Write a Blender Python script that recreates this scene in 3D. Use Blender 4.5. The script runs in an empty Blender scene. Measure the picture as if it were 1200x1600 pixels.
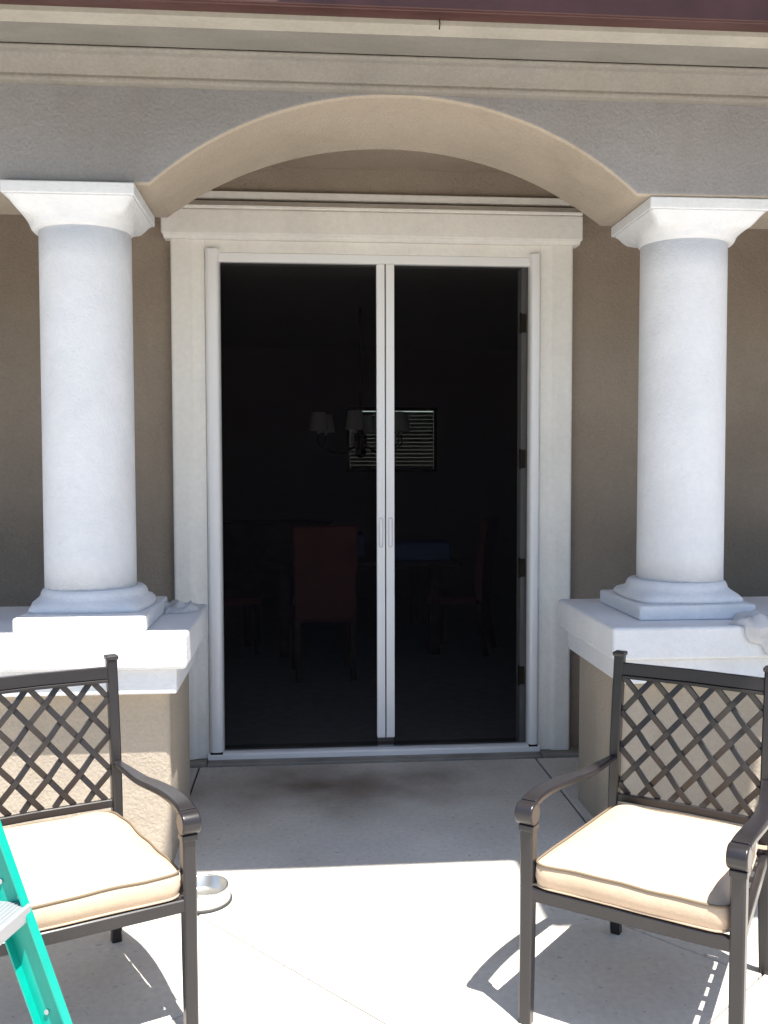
import bpy, bmesh, math, random
from mathutils import Vector, Matrix, noise

random.seed(7)
SC = bpy.context.scene
COL = SC.collection

# ------------------------------------------------------------------ camera
cam_d = bpy.data.cameras.new('camera')
cam = bpy.data.objects.new('camera', cam_d)
COL.objects.link(cam)
YAW, PIT, ROL, FPX = 0.0822, -0.047, -0.0018, 1480.0
fw = Vector((math.sin(YAW) * math.cos(PIT), math.cos(YAW) * math.cos(PIT), math.sin(PIT)))
rt = Vector((math.cos(YAW), -math.sin(YAW), 0))
up = rt.cross(fw)
r2 = math.cos(ROL) * rt + math.sin(ROL) * up
u2 = -math.sin(ROL) * rt + math.cos(ROL) * up
cam.matrix_world = Matrix(((r2.x, u2.x, -fw.x, -0.3718), (r2.y, u2.y, -fw.y, -5.0671), (r2.z, u2.z, -fw.z, 1.575), (0, 0, 0, 1)))
cam_d.sensor_fit = 'VERTICAL'
cam_d.sensor_height = 24
cam_d.lens = 24 * FPX / 1600
cam_d.clip_start = 0.05
cam_d.clip_end = 2000
SC.camera = cam

# ------------------------------------------------------------------ sky and sun
SUN = Vector((0.166, -0.335, 1)).normalized()
w = bpy.data.worlds.new('World')
SC.world = w
w.use_nodes = True
nt = w.node_tree
sky = nt.nodes.new('ShaderNodeTexSky')
sky.sky_type = 'NISHITA'
sky.sun_disc = False
sky.sun_elevation = math.asin(SUN.z)
sky.sun_rotation = math.atan2(SUN.x, SUN.y)
sky.air_density = 1.0
sky.dust_density = 0.6
sky.ozone_density = 1.6
nt.links.new(sky.outputs[0], nt.nodes['Background'].inputs[0])
nt.nodes['Background'].inputs[1].default_value = 0.10
sd = bpy.data.lights.new('sun', 'SUN')
sd.energy = 5.0
sd.angle = math.radians(0.5)
sd.color = (1.0, 0.955, 0.88)
sun = bpy.data.objects.new('sun', sd)
sun.rotation_euler = SUN.to_track_quat('Z', 'Y').to_euler()
sun.location = (2, -6, 9)
COL.objects.link(sun)
SC.view_settings.view_transform = 'Standard'
SC.view_settings.look = 'None'
SC.view_settings.gamma = 1
SC.view_settings.use_curve_mapping = False
SC.view_settings.exposure = 1.15
SC.render.engine = 'CYCLES'
SC.cycles.use_denoising = True
SC.cycles.max_bounces = 10
SC.cycles.diffuse_bounces = 5
SC.cycles.transparent_max_bounces = 16


# ------------------------------------------------------------------ materials
def mat(name, col, rough=0.8, metal=0.0, var=0.12, vscale=3.0, bump=0.0, bscale=60.0, bdist=0.004, var2=0.0, v2scale=40.0,
        spec=0.4, coat=0.0, sheen=0.0, voronoi=0.0, grime=0.0, gscale=2.2, gcol=(0.20, 0.165, 0.125), wave=0.0):
    m = bpy.data.materials.new(name)
    m.use_nodes = True
    n, l = m.node_tree.nodes, m.node_tree.links
    b = n['Principled BSDF']
    b.inputs['Roughness'].default_value = rough
    b.inputs['Metallic'].default_value = metal
    b.inputs['Specular IOR Level'].default_value = spec
    b.inputs['Coat Weight'].default_value = coat
    b.inputs['Sheen Weight'].default_value = sheen
    tc = n.new('ShaderNodeTexCoord')
    src = tc.outputs['Object']
    nz = n.new('ShaderNodeTexNoise')
    nz.inputs['Scale'].default_value = vscale
    nz.inputs['Detail'].default_value = 6
    l.new(src, nz.inputs['Vector'])
    mp = n.new('ShaderNodeMapRange')
    mp.inputs[1].default_value, mp.inputs[2].default_value = 0.3, 0.7
    mp.inputs[3].default_value, mp.inputs[4].default_value = 1 - var, 1 + var
    l.new(nz.outputs[0], mp.inputs[0])
    fac = mp.outputs[0]
    if var2:
        n2 = n.new('ShaderNodeTexNoise')
        n2.inputs['Scale'].default_value = v2scale
        n2.inputs['Detail'].default_value = 4
        l.new(src, n2.inputs['Vector'])
        m2 = n.new('ShaderNodeMapRange')
        m2.inputs[1].default_value, m2.inputs[2].default_value = 0.3, 0.7
        m2.inputs[3].default_value, m2.inputs[4].default_value = 1 - var2, 1 + var2
        l.new(n2.outputs[0], m2.inputs[0])
        mu = n.new('ShaderNodeMath')
        mu.operation = 'MULTIPLY'
        l.new(fac, mu.inputs[0])
        l.new(m2.outputs[0], mu.inputs[1])
        fac = mu.outputs[0]
    vm = n.new('ShaderNodeVectorMath')
    vm.operation = 'SCALE'
    vm.inputs[0].default_value = col
    l.new(fac, vm.inputs['Scale'])
    cout = vm
    if grime:
        # irregular dirt: large patches broken up by vertical streaks and fine speckle
        gm = n.new('ShaderNodeMapping')
        gm.inputs['Scale'].default_value = (1, 1, 0.28)
        l.new(src, gm.inputs[0])
        g1 = n.new('ShaderNodeTexNoise')
        g1.inputs['Scale'].default_value = gscale
        g1.inputs['Detail'].default_value = 9
        g1.inputs['Roughness'].default_value = 0.68
        g1.inputs['Distortion'].default_value = 0.6
        l.new(gm.outputs[0], g1.inputs['Vector'])
        gr = n.new('ShaderNodeMapRange')
        gr.inputs[1].default_value, gr.inputs[2].default_value = 0.50, 0.78
        gr.inputs[3].default_value, gr.inputs[4].default_value = 0, grime
        l.new(g1.outputs[0], gr.inputs[0])
        gx = n.new('ShaderNodeMix')
        gx.data_type = 'RGBA'
        gx.inputs[7].default_value = (*gcol, 1)
        l.new(gr.outputs[0], gx.inputs[0])
        l.new(vm.outputs[0], gx.inputs[6])
        l.new(gx.outputs[2], b.inputs['Base Color'])
    else:
        l.new(vm.outputs[0], b.inputs['Base Color'])
    m['colour_out'] = vm.name
    if bump:
        nb = n.new('ShaderNodeTexNoise')
        nb.inputs['Scale'].default_value = bscale
        nb.inputs['Detail'].default_value = 5
        nb.inputs['Roughness'].default_value = 0.6
        l.new(src, nb.inputs['Vector'])
        h = nb.outputs[0]
        if voronoi:
            vo = n.new('ShaderNodeTexVoronoi')
            vo.inputs['Scale'].default_value = bscale * 0.8
            l.new(src, vo.inputs['Vector'])
            ad = n.new('ShaderNodeMath')
            ad.operation = 'MULTIPLY_ADD'
            ad.inputs[1].default_value = voronoi
            l.new(vo.outputs[0], ad.inputs[0])
            l.new(h, ad.inputs[2])
            h = ad.outputs[0]
        if wave:
            nw = n.new('ShaderNodeTexNoise')
            nw.inputs['Scale'].default_value = bscale * 0.12
            nw.inputs['Detail'].default_value = 3
            l.new(src, nw.inputs['Vector'])
            aw = n.new('ShaderNodeMath')
            aw.operation = 'MULTIPLY_ADD'
            aw.inputs[1].default_value = wave
            l.new(nw.outputs[0], aw.inputs[0])
            l.new(h, aw.inputs[2])
            h = aw.outputs[0]
        bp = n.new('ShaderNodeBump')
        bp.inputs['Strength'].default_value = bump
        bp.inputs['Distance'].default_value = bdist
        l.new(h, bp.inputs['Height'])
        l.new(bp.outputs[0], b.inputs['Normal'])
    return m


M = {}
M['stucco'] = mat('tan stucco', (0.315, 0.262, 0.212), 0.95, grime=0.35, wave=1.6, var=0.12, vscale=1.3, bump=0.7, bscale=85, bdist=0.007, var2=0.06, v2scale=90, spec=0.15, voronoi=0.35)
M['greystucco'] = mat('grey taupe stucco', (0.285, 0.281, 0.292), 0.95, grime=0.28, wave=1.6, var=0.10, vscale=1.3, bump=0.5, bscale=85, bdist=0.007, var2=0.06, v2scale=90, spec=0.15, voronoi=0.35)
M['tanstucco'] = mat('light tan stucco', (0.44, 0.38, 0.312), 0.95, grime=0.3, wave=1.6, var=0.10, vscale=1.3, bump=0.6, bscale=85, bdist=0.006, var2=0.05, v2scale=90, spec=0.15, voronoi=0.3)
M['fascia'] = mat('cream painted board', (0.40, 0.375, 0.33), 0.8, var=0.08, vscale=5, bump=0.3, bscale=140, bdist=0.002, var2=0.06, v2scale=60)
M['oldconcrete'] = mat('weathered concrete', (0.30, 0.275, 0.245), 0.95, var=0.25, vscale=4, bump=0.4, bscale=90, bdist=0.004)
M['trim'] = mat('cream painted stucco', (0.86, 0.84, 0.80), 0.8, grime=0.22, wave=1.5, var=0.06, vscale=2, bump=0.45, bscale=110, bdist=0.004, var2=0.03, spec=0.25)
M['cornice'] = mat('greige painted foam cornice', (0.29, 0.275, 0.25), 0.9, grime=0.3, wave=1.5, var=0.12, vscale=2.5, bump=0.7, bscale=90, bdist=0.006, var2=0.07, v2scale=70, spec=0.15)
M['white'] = mat('white painted stucco', (0.755, 0.768, 0.80), 0.75, grime=0.16, gcol=(0.42, 0.38, 0.33), wave=1.8, var=0.05, vscale=3, bump=0.75, bscale=95, bdist=0.0045, var2=0.02, spec=0.25)
M['alu'] = mat('white powder coated aluminium', (0.90, 0.90, 0.91), 0.3, var=0.02, spec=0.5)
M['pull'] = mat('light grey moulded pull', (0.70, 0.70, 0.71), 0.45, var=0.03)
M['gasket'] = mat('black gasket', (0.012, 0.012, 0.013), 0.7)
M['gutter'] = mat('dark brown painted gutter', (0.072, 0.030, 0.028), 0.45, var=0.2, vscale=6, spec=0.4)
M['tile'] = mat('terracotta roof tile', (0.20, 0.095, 0.06), 0.85, var=0.3, vscale=5, bump=0.3, bscale=60)
M['bronze'] = mat('dark bronze powder coated metal', (0.021, 0.0185, 0.0205), 0.29, metal=0.0, var=0.15, vscale=9, bump=0.12, bscale=260, bdist=0.001, spec=0.5)
M['fabric'] = mat('beige cushion fabric', (0.55, 0.415, 0.30), 0.95, wave=3.0, var=0.07, vscale=7, bump=0.35, bscale=420, bdist=0.0012, var2=0.05, v2scale=220, spec=0.1, sheen=0.2)
M['piping'] = mat('brown piping', (0.20, 0.15, 0.10), 0.9, var=0.1)
M['green'] = mat('green fibreglass', (0.0, 0.36, 0.285), 0.42, var=0.05, vscale=20, bump=0.1, bscale=300, bdist=0.0008, spec=0.5)
M['stepalu'] = mat('brushed aluminium tread', (0.42, 0.43, 0.45), 0.5, metal=0.5, var=0.05, bump=0.2, bscale=200, bdist=0.001)
M['steel'] = mat('stainless steel', (0.62, 0.62, 0.60), 0.28, metal=0.9, var=0.05, vscale=20)
M['rubber'] = mat('dark rubber', (0.05, 0.05, 0.05), 0.8)
M['cloth'] = mat('white cotton rag', (0.88, 0.87, 0.88), 0.95, var=0.06, vscale=20, bump=0.4, bscale=500, bdist=0.001, spec=0.1)
M['joint'] = mat('dark joint filler', (0.055, 0.045, 0.038), 0.95, var=0.3, vscale=12)
M['iwall'] = mat('interior plaster', (0.34, 0.29, 0.24), 0.9, var=0.03)
M['icarpet'] = mat('interior carpet', (0.6, 0.58, 0.56), 0.95, var=0.1, vscale=15, bump=0.5, bscale=300, bdist=0.003)
M['iceil'] = mat('interior ceiling', (0.5, 0.48, 0.45), 0.9, var=0.03)
M['ichair'] = mat('brown red leather', (0.26, 0.065, 0.045), 0.5, var=0.15, vscale=8)
M['iwood'] = mat('dark walnut', (0.10, 0.045, 0.025), 0.4, var=0.3, vscale=12)
M['iblue'] = mat('blue tablecloth', (0.16, 0.22, 0.48), 0.8, var=0.1)
M['ishade'] = mat('pale lampshade', (0.88, 0.84, 0.80), 0.9, var=0.03)
M['iblind'] = mat('blind slat', (0.30, 0.27, 0.22), 0.7, var=0.05)
M['brass'] = mat('aged brass', (0.20, 0.165, 0.11), 0.5, metal=0.8, var=0.1)
M['leaf'] = mat('leaf', (0.09, 0.13, 0.03), 0.5, var=0.35, vscale=9, spec=0.4)
M['twig'] = mat('twig', (0.12, 0.085, 0.05), 0.9, var=0.2)
M['earth'] = mat('bare earth', (0.24, 0.20, 0.15), 0.95, var=0.25, vscale=0.6, bump=0.4, bscale=12, bdist=0.02)


def concrete():
    m = mat('broom finished concrete', (0.64, 0.605, 0.55), 0.9, var=0.12, vscale=1.6, bump=0.35, bscale=130, bdist=0.003, var2=0.07, v2scale=45, spec=0.2)
    n, l = m.node_tree.nodes, m.node_tree.links
    b = n['Principled BSDF']
    base = n[m['colour_out']].outputs[0]
    geo = n.new('ShaderNodeNewGeometry')

    def blob(cx, cy, sx, sy, lo, hi):
        mp = n.new('ShaderNodeMapping')
        mp.vector_type = 'POINT'
        mp.inputs['Location'].default_value = (-cx / sx, -cy / sy, 0)
        mp.inputs['Scale'].default_value = (1 / sx, 1 / sy, 0)
        l.new(geo.outputs['Position'], mp.inputs[0])
        nz = n.new('ShaderNodeTexNoise')
        nz.inputs['Scale'].default_value = 2.6
        nz.inputs['Detail'].default_value = 7
        l.new(geo.outputs['Position'], nz.inputs['Vector'])
        ln = n.new('ShaderNodeVectorMath')
        ln.operation = 'LENGTH'
        l.new(mp.outputs[0], ln.inputs[0])
        ad = n.new('ShaderNodeMath')
        ad.operation = 'MULTIPLY_ADD'
        ad.inputs[1].default_value = 1.7
        l.new(nz.outputs[0], ad.inputs[0])
        l.new(ln.outputs['Value'], ad.inputs[2])
        mr = n.new('ShaderNodeMapRange')
        mr.interpolation_type = 'SMOOTHSTEP'
        mr.inputs[1].default_value, mr.inputs[2].default_value = lo, hi
        mr.inputs[3].default_value, mr.inputs[4].default_value = 1, 0
        l.new(ad.outputs[0], mr.inputs[0])
        return mr.outputs[0]
    cur = base
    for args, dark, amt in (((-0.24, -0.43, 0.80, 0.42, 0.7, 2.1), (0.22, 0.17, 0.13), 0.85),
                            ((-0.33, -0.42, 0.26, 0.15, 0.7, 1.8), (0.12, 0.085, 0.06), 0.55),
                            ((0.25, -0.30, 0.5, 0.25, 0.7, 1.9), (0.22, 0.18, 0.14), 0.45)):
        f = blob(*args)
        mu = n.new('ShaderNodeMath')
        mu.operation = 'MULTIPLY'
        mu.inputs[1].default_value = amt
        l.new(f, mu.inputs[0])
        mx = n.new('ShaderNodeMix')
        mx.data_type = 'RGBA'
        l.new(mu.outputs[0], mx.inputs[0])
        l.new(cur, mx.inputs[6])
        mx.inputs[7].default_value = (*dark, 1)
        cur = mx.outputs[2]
    # small dark specks
    vo = n.new('ShaderNodeTexNoise')
    vo.inputs['Scale'].default_value = 38
    vo.inputs['Detail'].default_value = 2
    l.new(geo.outputs['Position'], vo.inputs['Vector'])
    mr = n.new('ShaderNodeMapRange')
    mr.inputs[1].default_value, mr.inputs[2].default_value = 0.66, 0.72
    mr.inputs[3].default_value, mr.inputs[4].default_value = 0, 0.38
    l.new(vo.outputs[0], mr.inputs[0])
    mx = n.new('ShaderNodeMix')
    mx.data_type = 'RGBA'
    l.new(mr.outputs[0], mx.inputs[0])
    l.new(cur, mx.inputs[6])
    mx.inputs[7].default_value = (0.15, 0.125, 0.105, 1)
    l.new(mx.outputs[2], b.inputs['Base Color'])
    return m


M['concrete'] = concrete()


def screen_mat():
    m = bpy.data.materials.new('black insect screen mesh')
    m.use_nodes = True
    n, l = m.node_tree.nodes, m.node_tree.links
    n.remove(n['Principled BSDF'])
    out = n['Material Output']
    t = n.new('ShaderNodeBsdfTransparent')
    t.inputs[0].default_value = (1, 1, 1, 1)
    d = n.new('ShaderNodeBsdfDiffuse')
    d.inputs[0].default_value = (0.009, 0.008, 0.010, 1)
    mx = n.new('ShaderNodeMixShader')
    mx.inputs[0].default_value = 0.40
    l.new(t.outputs[0], mx.inputs[1])
    l.new(d.outputs[0], mx.inputs[2])
    l.new(mx.outputs[0], out.inputs[0])
    return m


M['screen'] = screen_mat()


def glass_mat():
    m = bpy.data.materials.new('window glass')
    m.use_nodes = True
    b = m.node_tree.nodes['Principled BSDF']
    b.inputs['Base Color'].default_value = (0.9, 0.95, 0.93, 1)
    b.inputs['Transmission Weight'].default_value = 1.0
    b.inputs['Roughness'].default_value = 0.02
    b.inputs['IOR'].default_value = 1.05
    return m


M['glass'] = glass_mat()


# ------------------------------------------------------------------ mesh helpers
def empty(name, loc, rz=0.0, label=None, cat=None, group=None):
    o = bpy.data.objects.new(name, None)
    o.empty_display_size = 0.1
    o.location = loc
    o.rotation_euler = (0, 0, rz)
    COL.objects.link(o)
    if label:
        tag(o, label, cat, group)
    return o


def tag(o, label=None, cat=None, group=None, kind=None):
    if label:
        o['label'] = label
    if cat:
        o['category'] = cat
    if group:
        o['group'] = group
    if kind:
        o['kind'] = kind
    return o


def worldloc(p):
    v = Vector((0, 0, 0))
    while p is not None:
        v = v + p.location
        p = p.parent
    return v


def obj(name, bm, m, parent=None, local=False, bevel=0.0, seg=2, smooth=False, loc=None):
    """local=False: the bmesh is in world coordinates (unrotated parents); the object's own origin stays at its parent."""
    bmesh.ops.recalc_face_normals(bm, faces=bm.faces[:])
    me = bpy.data.meshes.new(name)
    if not local:
        off = loc if (parent is None and loc is not None) else (worldloc(parent) if parent is not None else Vector((0, 0, 0)))
        bmesh.ops.translate(bm, verts=bm.verts[:], vec=-Vector(off))
    if smooth:
        for f in bm.faces:
            f.smooth = True
    bm.to_mesh(me)
    bm.free()
    me.materials.append(m)
    o = bpy.data.objects.new(name, me)
    COL.objects.link(o)
    if parent is not None:
        o.parent = parent
    elif loc is not None:
        o.location = loc
    if bevel:
        md = o.modifiers.new('bevel', 'BEVEL')
        md.width = bevel
        md.segments = seg
        md.limit_method = 'ANGLE'
        md.angle_limit = math.radians(40)
        for p in me.polygons:
            p.use_smooth = True
        wn = o.modifiers.new('wn', 'WEIGHTED_NORMAL')
        wn.keep_sharp = True
    return o


def box(bm, a, b):
    x0, y0, z0 = a
    x1, y1, z1 = b
    v = [bm.verts.new(p) for p in ((x0, y0, z0), (x1, y0, z0), (x1, y1, z0), (x0, y1, z0), (x0, y0, z1), (x1, y0, z1), (x1, y1, z1), (x0, y1, z1))]
    for f in ((0, 3, 2, 1), (4, 5, 6, 7), (0, 1, 5, 4), (1, 2, 6, 5), (2, 3, 7, 6), (3, 0, 4, 7)):
        bm.faces.new([v[i] for i in f])
    return v


def bxm(a, b):
    bm = bmesh.new()
    box(bm, a, b)
    return bm


def prism(pts, axis, lo, hi):
    """pts: list of 2D points; axis: 'x' -> pts are (y,z), 'y' -> (x,z), 'z' -> (x,y)."""
    bm = bmesh.new()

    def P(p, t):
        return {'x': (t, p[0], p[1]), 'y': (p[0], t, p[1]), 'z': (p[0], p[1], t)}[axis]
    a = [bm.verts.new(P(p, lo)) for p in pts]
    b = [bm.verts.new(P(p, hi)) for p in pts]
    n = len(pts)
    bm.faces.new(a)
    bm.faces.new(b[::-1])
    for i in range(n):
        bm.faces.new((a[i], b[i], b[(i + 1) % n], a[(i + 1) % n]))
    return bm


def loft(rings, cx, cy, n=64):
    """rings: (half size, roundness 0 square..1 circle, z)."""
    bm = bmesh.new()
    R = []
    for (h, rd, z) in rings:
        ring = []
        for i in range(n):
            a = 2 * math.pi * (i + 0.5) / n
            c, s = math.cos(a), math.sin(a)
            sq = 1 / max(abs(c), abs(s))
            k = h * (sq * (1 - rd) + rd)
            ring.append(bm.verts.new((cx + k * c, cy + k * s, z)))
        R.append(ring)
    for r0, r1 in zip(R, R[1:]):
        for i in range(n):
            bm.faces.new((r0[i], r0[(i + 1) % n], r1[(i + 1) % n], r1[i]))
    bm.faces.new(R[0][::-1])
    bm.faces.new(R[-1])
    return bm


def sqring(bm_rings, n):
    return bm_rings


def tube(path, r, bm=None, n=8, closed=False):
    bm = bm or bmesh.new()
    pts = [Vector(p) for p in path]
    rings = []
    N = len(pts)
    prev = None
    for i, p in enumerate(pts):
        if closed:
            t = (pts[(i + 1) % N] - pts[i - 1]).normalized()
        else:
            t = (pts[min(i + 1, N - 1)] - pts[max(i - 1, 0)]).normalized()
        ref = Vector((0, 0, 1)) if abs(t.z) < 0.9 else Vector((1, 0, 0))
        s = t.cross(ref).normalized()
        if prev is not None and s.dot(prev) < 0:
            s = -s
        prev = s
        q = s.cross(t).normalized()
        rr = r(i / (N - 1)) if callable(r) else r
        rings.append([bm.verts.new(p + (s * math.cos(2 * math.pi * k / n) + q * math.sin(2 * math.pi * k / n)) * rr) for k in range(n)])
    m = N if closed else N - 1
    for i in range(m):
        a, b = rings[i], rings[(i + 1) % N]
        for k in range(n):
            bm.faces.new((a[k], a[(k + 1) % n], b[(k + 1) % n], b[k]))
    if not closed:
        bm.faces.new(rings[0][::-1])
        bm.faces.new(rings[-1])
    return bm


def sweep(path, wdir, hw, hh, bm=None, ch=0.25):
    """chamfered rectangular section swept along a path; wdir = fixed width direction; hw/hh may be callables of t."""
    bm = bm or bmesh.new()
    pts = [Vector(p) for p in path]
    W = Vector(wdir).normalized()
    N = len(pts)
    rings = []
    for i, p in enumerate(pts):
        t = (pts[min(i + 1, N - 1)] - pts[max(i - 1, 0)]).normalized()
        h = t.cross(W).normalized()
        a = hw(i / (N - 1)) if callable(hw) else hw
        b = hh(i / (N - 1)) if callable(hh) else hh
        c = min(a, b) * ch
        sec = ((-a, -b + c), (-a + c, -b), (a - c, -b), (a, -b + c), (a, b - c), (a - c, b), (-a + c, b), (-a, b - c))
        rings.append([bm.verts.new(p + W * u + h * v) for u, v in sec])
    for r0, r1 in zip(rings, rings[1:]):
        for k in range(8):
            bm.faces.new((r0[k], r0[(k + 1) % 8], r1[(k + 1) % 8], r1[k]))
    bm.faces.new(rings[0][::-1])
    bm.faces.new(rings[-1])
    return bm


def spline(pts, n=6):
    """Catmull-Rom through pts."""
    P = [Vector(p) for p in pts]
    P = [2 * P[0] - P[1]] + P + [2 * P[-1] - P[-2]]
    out = []
    for i in range(1, len(P) - 2):
        for k in range(n):
            t = k / n
            a, b, c, d = P[i - 1], P[i], P[i + 1], P[i + 2]
            out.append(0.5 * ((2 * b) + (c - a) * t + (2 * a - 5 * b + 4 * c - d) * t * t + (3 * b - a - 3 * c + d) * t ** 3))
    out.append(P[-2])
    return out


def copy_tree(o, parent=None):
    c = o.copy()
    COL.objects.link(c)
    if parent is not None:
        c.parent = parent
    for ch in list(o.children):
        copy_tree(ch, c)
    return c


# ------------------------------------------------------------------ ground
earth = obj('ground', bxm((-300, -300, -0.5), (300, 300, -0.12)), M['earth'])
tag(earth, 'bare earth around and beyond the house', kind='structure')
pat = obj('patio', bxm((-7, -9, -0.118), (7, -0.002, -0.012)), M['joint'])
tag(pat, 'concrete patio scored with diagonal joints in front of the door', kind='structure')


def slab(poly, nm='slab', g=0.003):
    """convex polygon (ccw) shrunk by a joint gap; top at z = 0 with a soft arris."""
    n = len(poly)
    P = [Vector(p) for p in poly]

    def shrink(P, g):
        out = []
        for i in range(n):
            p0, p1, p2 = P[i - 1], P[i], P[(i + 1) % n]
            d1, d2 = (p1 - p0).normalized(), (p2 - p1).normalized()
            n1, n2 = Vector((-d1.y, d1.x)), Vector((-d2.y, d2.x))
            k = 1 + n1.dot(n2)
            out.append(p1 + (n1 + n2) * (g / max(k, 0.2)))
        return out
    A, B = shrink(P, g), shrink(P, g + 0.003)
    bm = bmesh.new()
    lo = [bm.verts.new((p.x, p.y, -0.011)) for p in A]
    mid = [bm.verts.new((p.x, p.y, -0.004)) for p in A]
    hi = [bm.verts.new((p.x, p.y, 0)) for p in B]
    for r0, r1 in ((lo, mid), (mid, hi)):
        for i in range(n):
            bm.faces.new((r0[i], r0[(i + 1) % n], r1[(i + 1) % n], r1[i]))
    bm.faces.new(hi)
    bm.faces.new(lo[::-1])
    return obj(nm, bm, M['concrete'], pat)


def clip(poly, n, d, keep_less=True):
    out = []
    for i in range(len(poly)):
        p, q = poly[i], poly[(i + 1) % len(poly)]
        a = p[0] * n[0] + p[1] * n[1] - d
        b = q[0] * n[0] + q[1] * n[1] - d
        if not keep_less:
            a, b = -a, -b
        if a <= 0:
            out.append(p)
        if (a < 0 < b) or (b < 0 < a):
            t = a / (a - b)
            out.append((p[0] + t * (q[0] - p[0]), p[1] + t * (q[1] - p[1])))
    return out


YJ, YW = -1.50, -0.085
for x0, x1 in ((-7, -2.7), (-2.7, -0.94), (-0.94, 0.862), (0.862, 2.7), (2.7, 7)):
    slab([(x0, YJ), (x1, YJ), (x1, YW), (x0, YW)], g=0.005)
na, nb = Vector((0.76, 0.65)).normalized(), Vector((-0.65, 0.76)).normalized()
ka = [-0.732 + 0.984 * i for i in range(-4, 6)]
kb = [-1.32 + 1.1 * i for i in range(-3, 4)]
ka = [-1e3] + ka + [1e3]
kb = [-1e3] + kb + [1e3]
for a0, a1 in zip(ka, ka[1:]):
    for b0, b1 in zip(kb, kb[1:]):
        p = [(-7, -9), (7, -9), (7, YJ), (-7, YJ)]
        for nn, k, less in ((na, a0, False), (na, a1, True), (nb, b0, False), (nb, b1, True)):
            if p:
                p = clip(p, nn, k, less)
        if len(p) >= 3:
            q = [p[0]]
            for v in p[1:]:
                if (Vector(v) - Vector(q[-1])).length > 0.03:
                    q.append(v)
            if (Vector(q[0]) - Vector(q[-1])).length < 0.03:
                q.pop()
            if len(q) >= 3:
                ar = abs(sum(q[i][0] * q[(i + 1) % len(q)][1] - q[(i + 1) % len(q)][0] * q[i][1] for i in range(len(q)))) / 2
                if ar > 0.01:
                    slab(q)

# ------------------------------------------------------------------ house
WY = 0.05
house = empty('house', (0, 0.1, 0), 0, 'tan stucco house wall behind the porch, holding the wide screened doorway', 'house')
for (a, b) in (((-7, WY, -0.1), (-0.90, 0.25, 3.6)), ((0.90, WY, -0.1), (7, 0.25, 3.6)), ((-0.90, WY, 2.75), (0.90, 0.25, 3.6)),
               ((-7, WY, 3.6), (7, 0.25, 6.6))):
    obj('wall', bxm(a, b), M['stucco'], house)
bm = bxm((-0.90, -0.03, -0.1), (0.90, 0.25, 0.018))
obj('threshold', bm, M['oldconcrete'], house, bevel=0.006)
obj('foundation_ledge', bxm((-7, -0.075, -0.1), (-0.903, 0.048, 0.016)), M['oldconcrete'], house, bevel=0.008)
obj('foundation_ledge', bxm((0.903, -0.075, -0.1), (7, 0.048, 0.016)), M['oldconcrete'], house, bevel=0.008)
obj('foundation_ledge', bxm((-0.9, -0.075, -0.1), (0.9, -0.033, 0.010)), M['oldconcrete'], house, bevel=0.006)

for s in (-1, 1):
    obj('wall', bxm((min(s * 3.52, s * 3.72), -1.6, -0.1), (max(s * 3.52, s * 3.72), WY - 0.002, 3.3)), M['stucco'], house)

# porch roof with its soffit, gutter and tiles
roof = empty('porch_roof', (0, -1.2, 2.95), 0, 'porch roof edge with dark brown gutter and cream soffit above the arch', 'roof')
slp = (3.118 - 2.994) / (1.90 - 1.46)
RX = 6.5
obj('soffit', prism([(-1.90, 2.994), (-1.46, 3.118), (-1.30, 3.118 + 0.16 * slp), (-1.30, 3.32), (-1.90, 3.07)], 'x', -RX, RX), M['cornice'], roof)
obj('fascia_board', bxm((-RX, -1.982, 2.992), (RX, -1.903, 3.07)), M['fascia'], roof)
g = bmesh.new()
for y0, z0, y1, z1 in ((-2.042, 3.006, -1.9823, 3.015), (-2.052, 3.010, -2.036, 3.118)):
    box(g, (-RX, y0, z0), (RX, y1, z1))
gut = obj('gutter', g, M['gutter'], roof, bevel=0.004)
obj('gutter_lip', tube([(-RX, -2.049, 3.121), (RX, -2.049, 3.121)], 0.011), M['gutter'], gut, smooth=True)
obj('wire_end', tube([(0.061, -1.99, 3.01), (0.064, -1.993, 2.993), (0.062, -1.991, 2.975)], 0.0022, n=6), M['gasket'], gut)
obj('roof_deck', prism([(-1.96, 3.09), (0.04, 3.10 + 2.0 * slp), (0.04, 3.16 + 2.0 * slp), (-1.96, 3.14)], 'x', -RX, RX), M['iwood'], roof)
# one course of barrel tiles, shared mesh
bm = bmesh.new()
N = 8
for y, z in ((0, 0), (0.4, 0.4 * slp)):
    for i in range(N + 1):
        a = math.pi * i / N
        bm.verts.new((0.1 * math.cos(a), y, z + 0.07 * math.sin(a)))
bm.verts.ensure_lookup_table()
for i in range(N):
    bm.faces.new((bm.verts[i], bm.verts[i + 1], bm.verts[N + 2 + i], bm.verts[N + 1 + i]))
bmesh.ops.solidify(bm, geom=bm.faces[:], thickness=0.014)
t0 = obj('roof_tile', bm, M['tile'], roof, local=True)
t0.location = Vector((-2.3, -1.99, 3.158)) - roof.location
for k in range(1, 22):
    for r in range(2):
        t = t0.copy()
        COL.objects.link(t)
        t.location = Vector((-2.3 + 0.215 * k, -1.99 + 0.36 * r, 3.158 + 0.36 * r * slp + 0.006 * r)) - roof.location

# unseen stepped slab, added to shade the middle patio and the right pier
blocker = empty('shade_blocker', (0.8, -1.5, 4.1), 0, 'stepped slab added out of view overhead to shade the patio and right pier', 'light blocker')
obj('blocker_slab', bxm((-0.25, -2.7735, 4.1), (2.1, 0.048, 4.22)), M['stucco'], blocker)
obj('blocker_slab', bxm((1.15, -3.3235, 4.1), (2.1, -2.775, 4.22)), M['stucco'], blocker)

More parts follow.
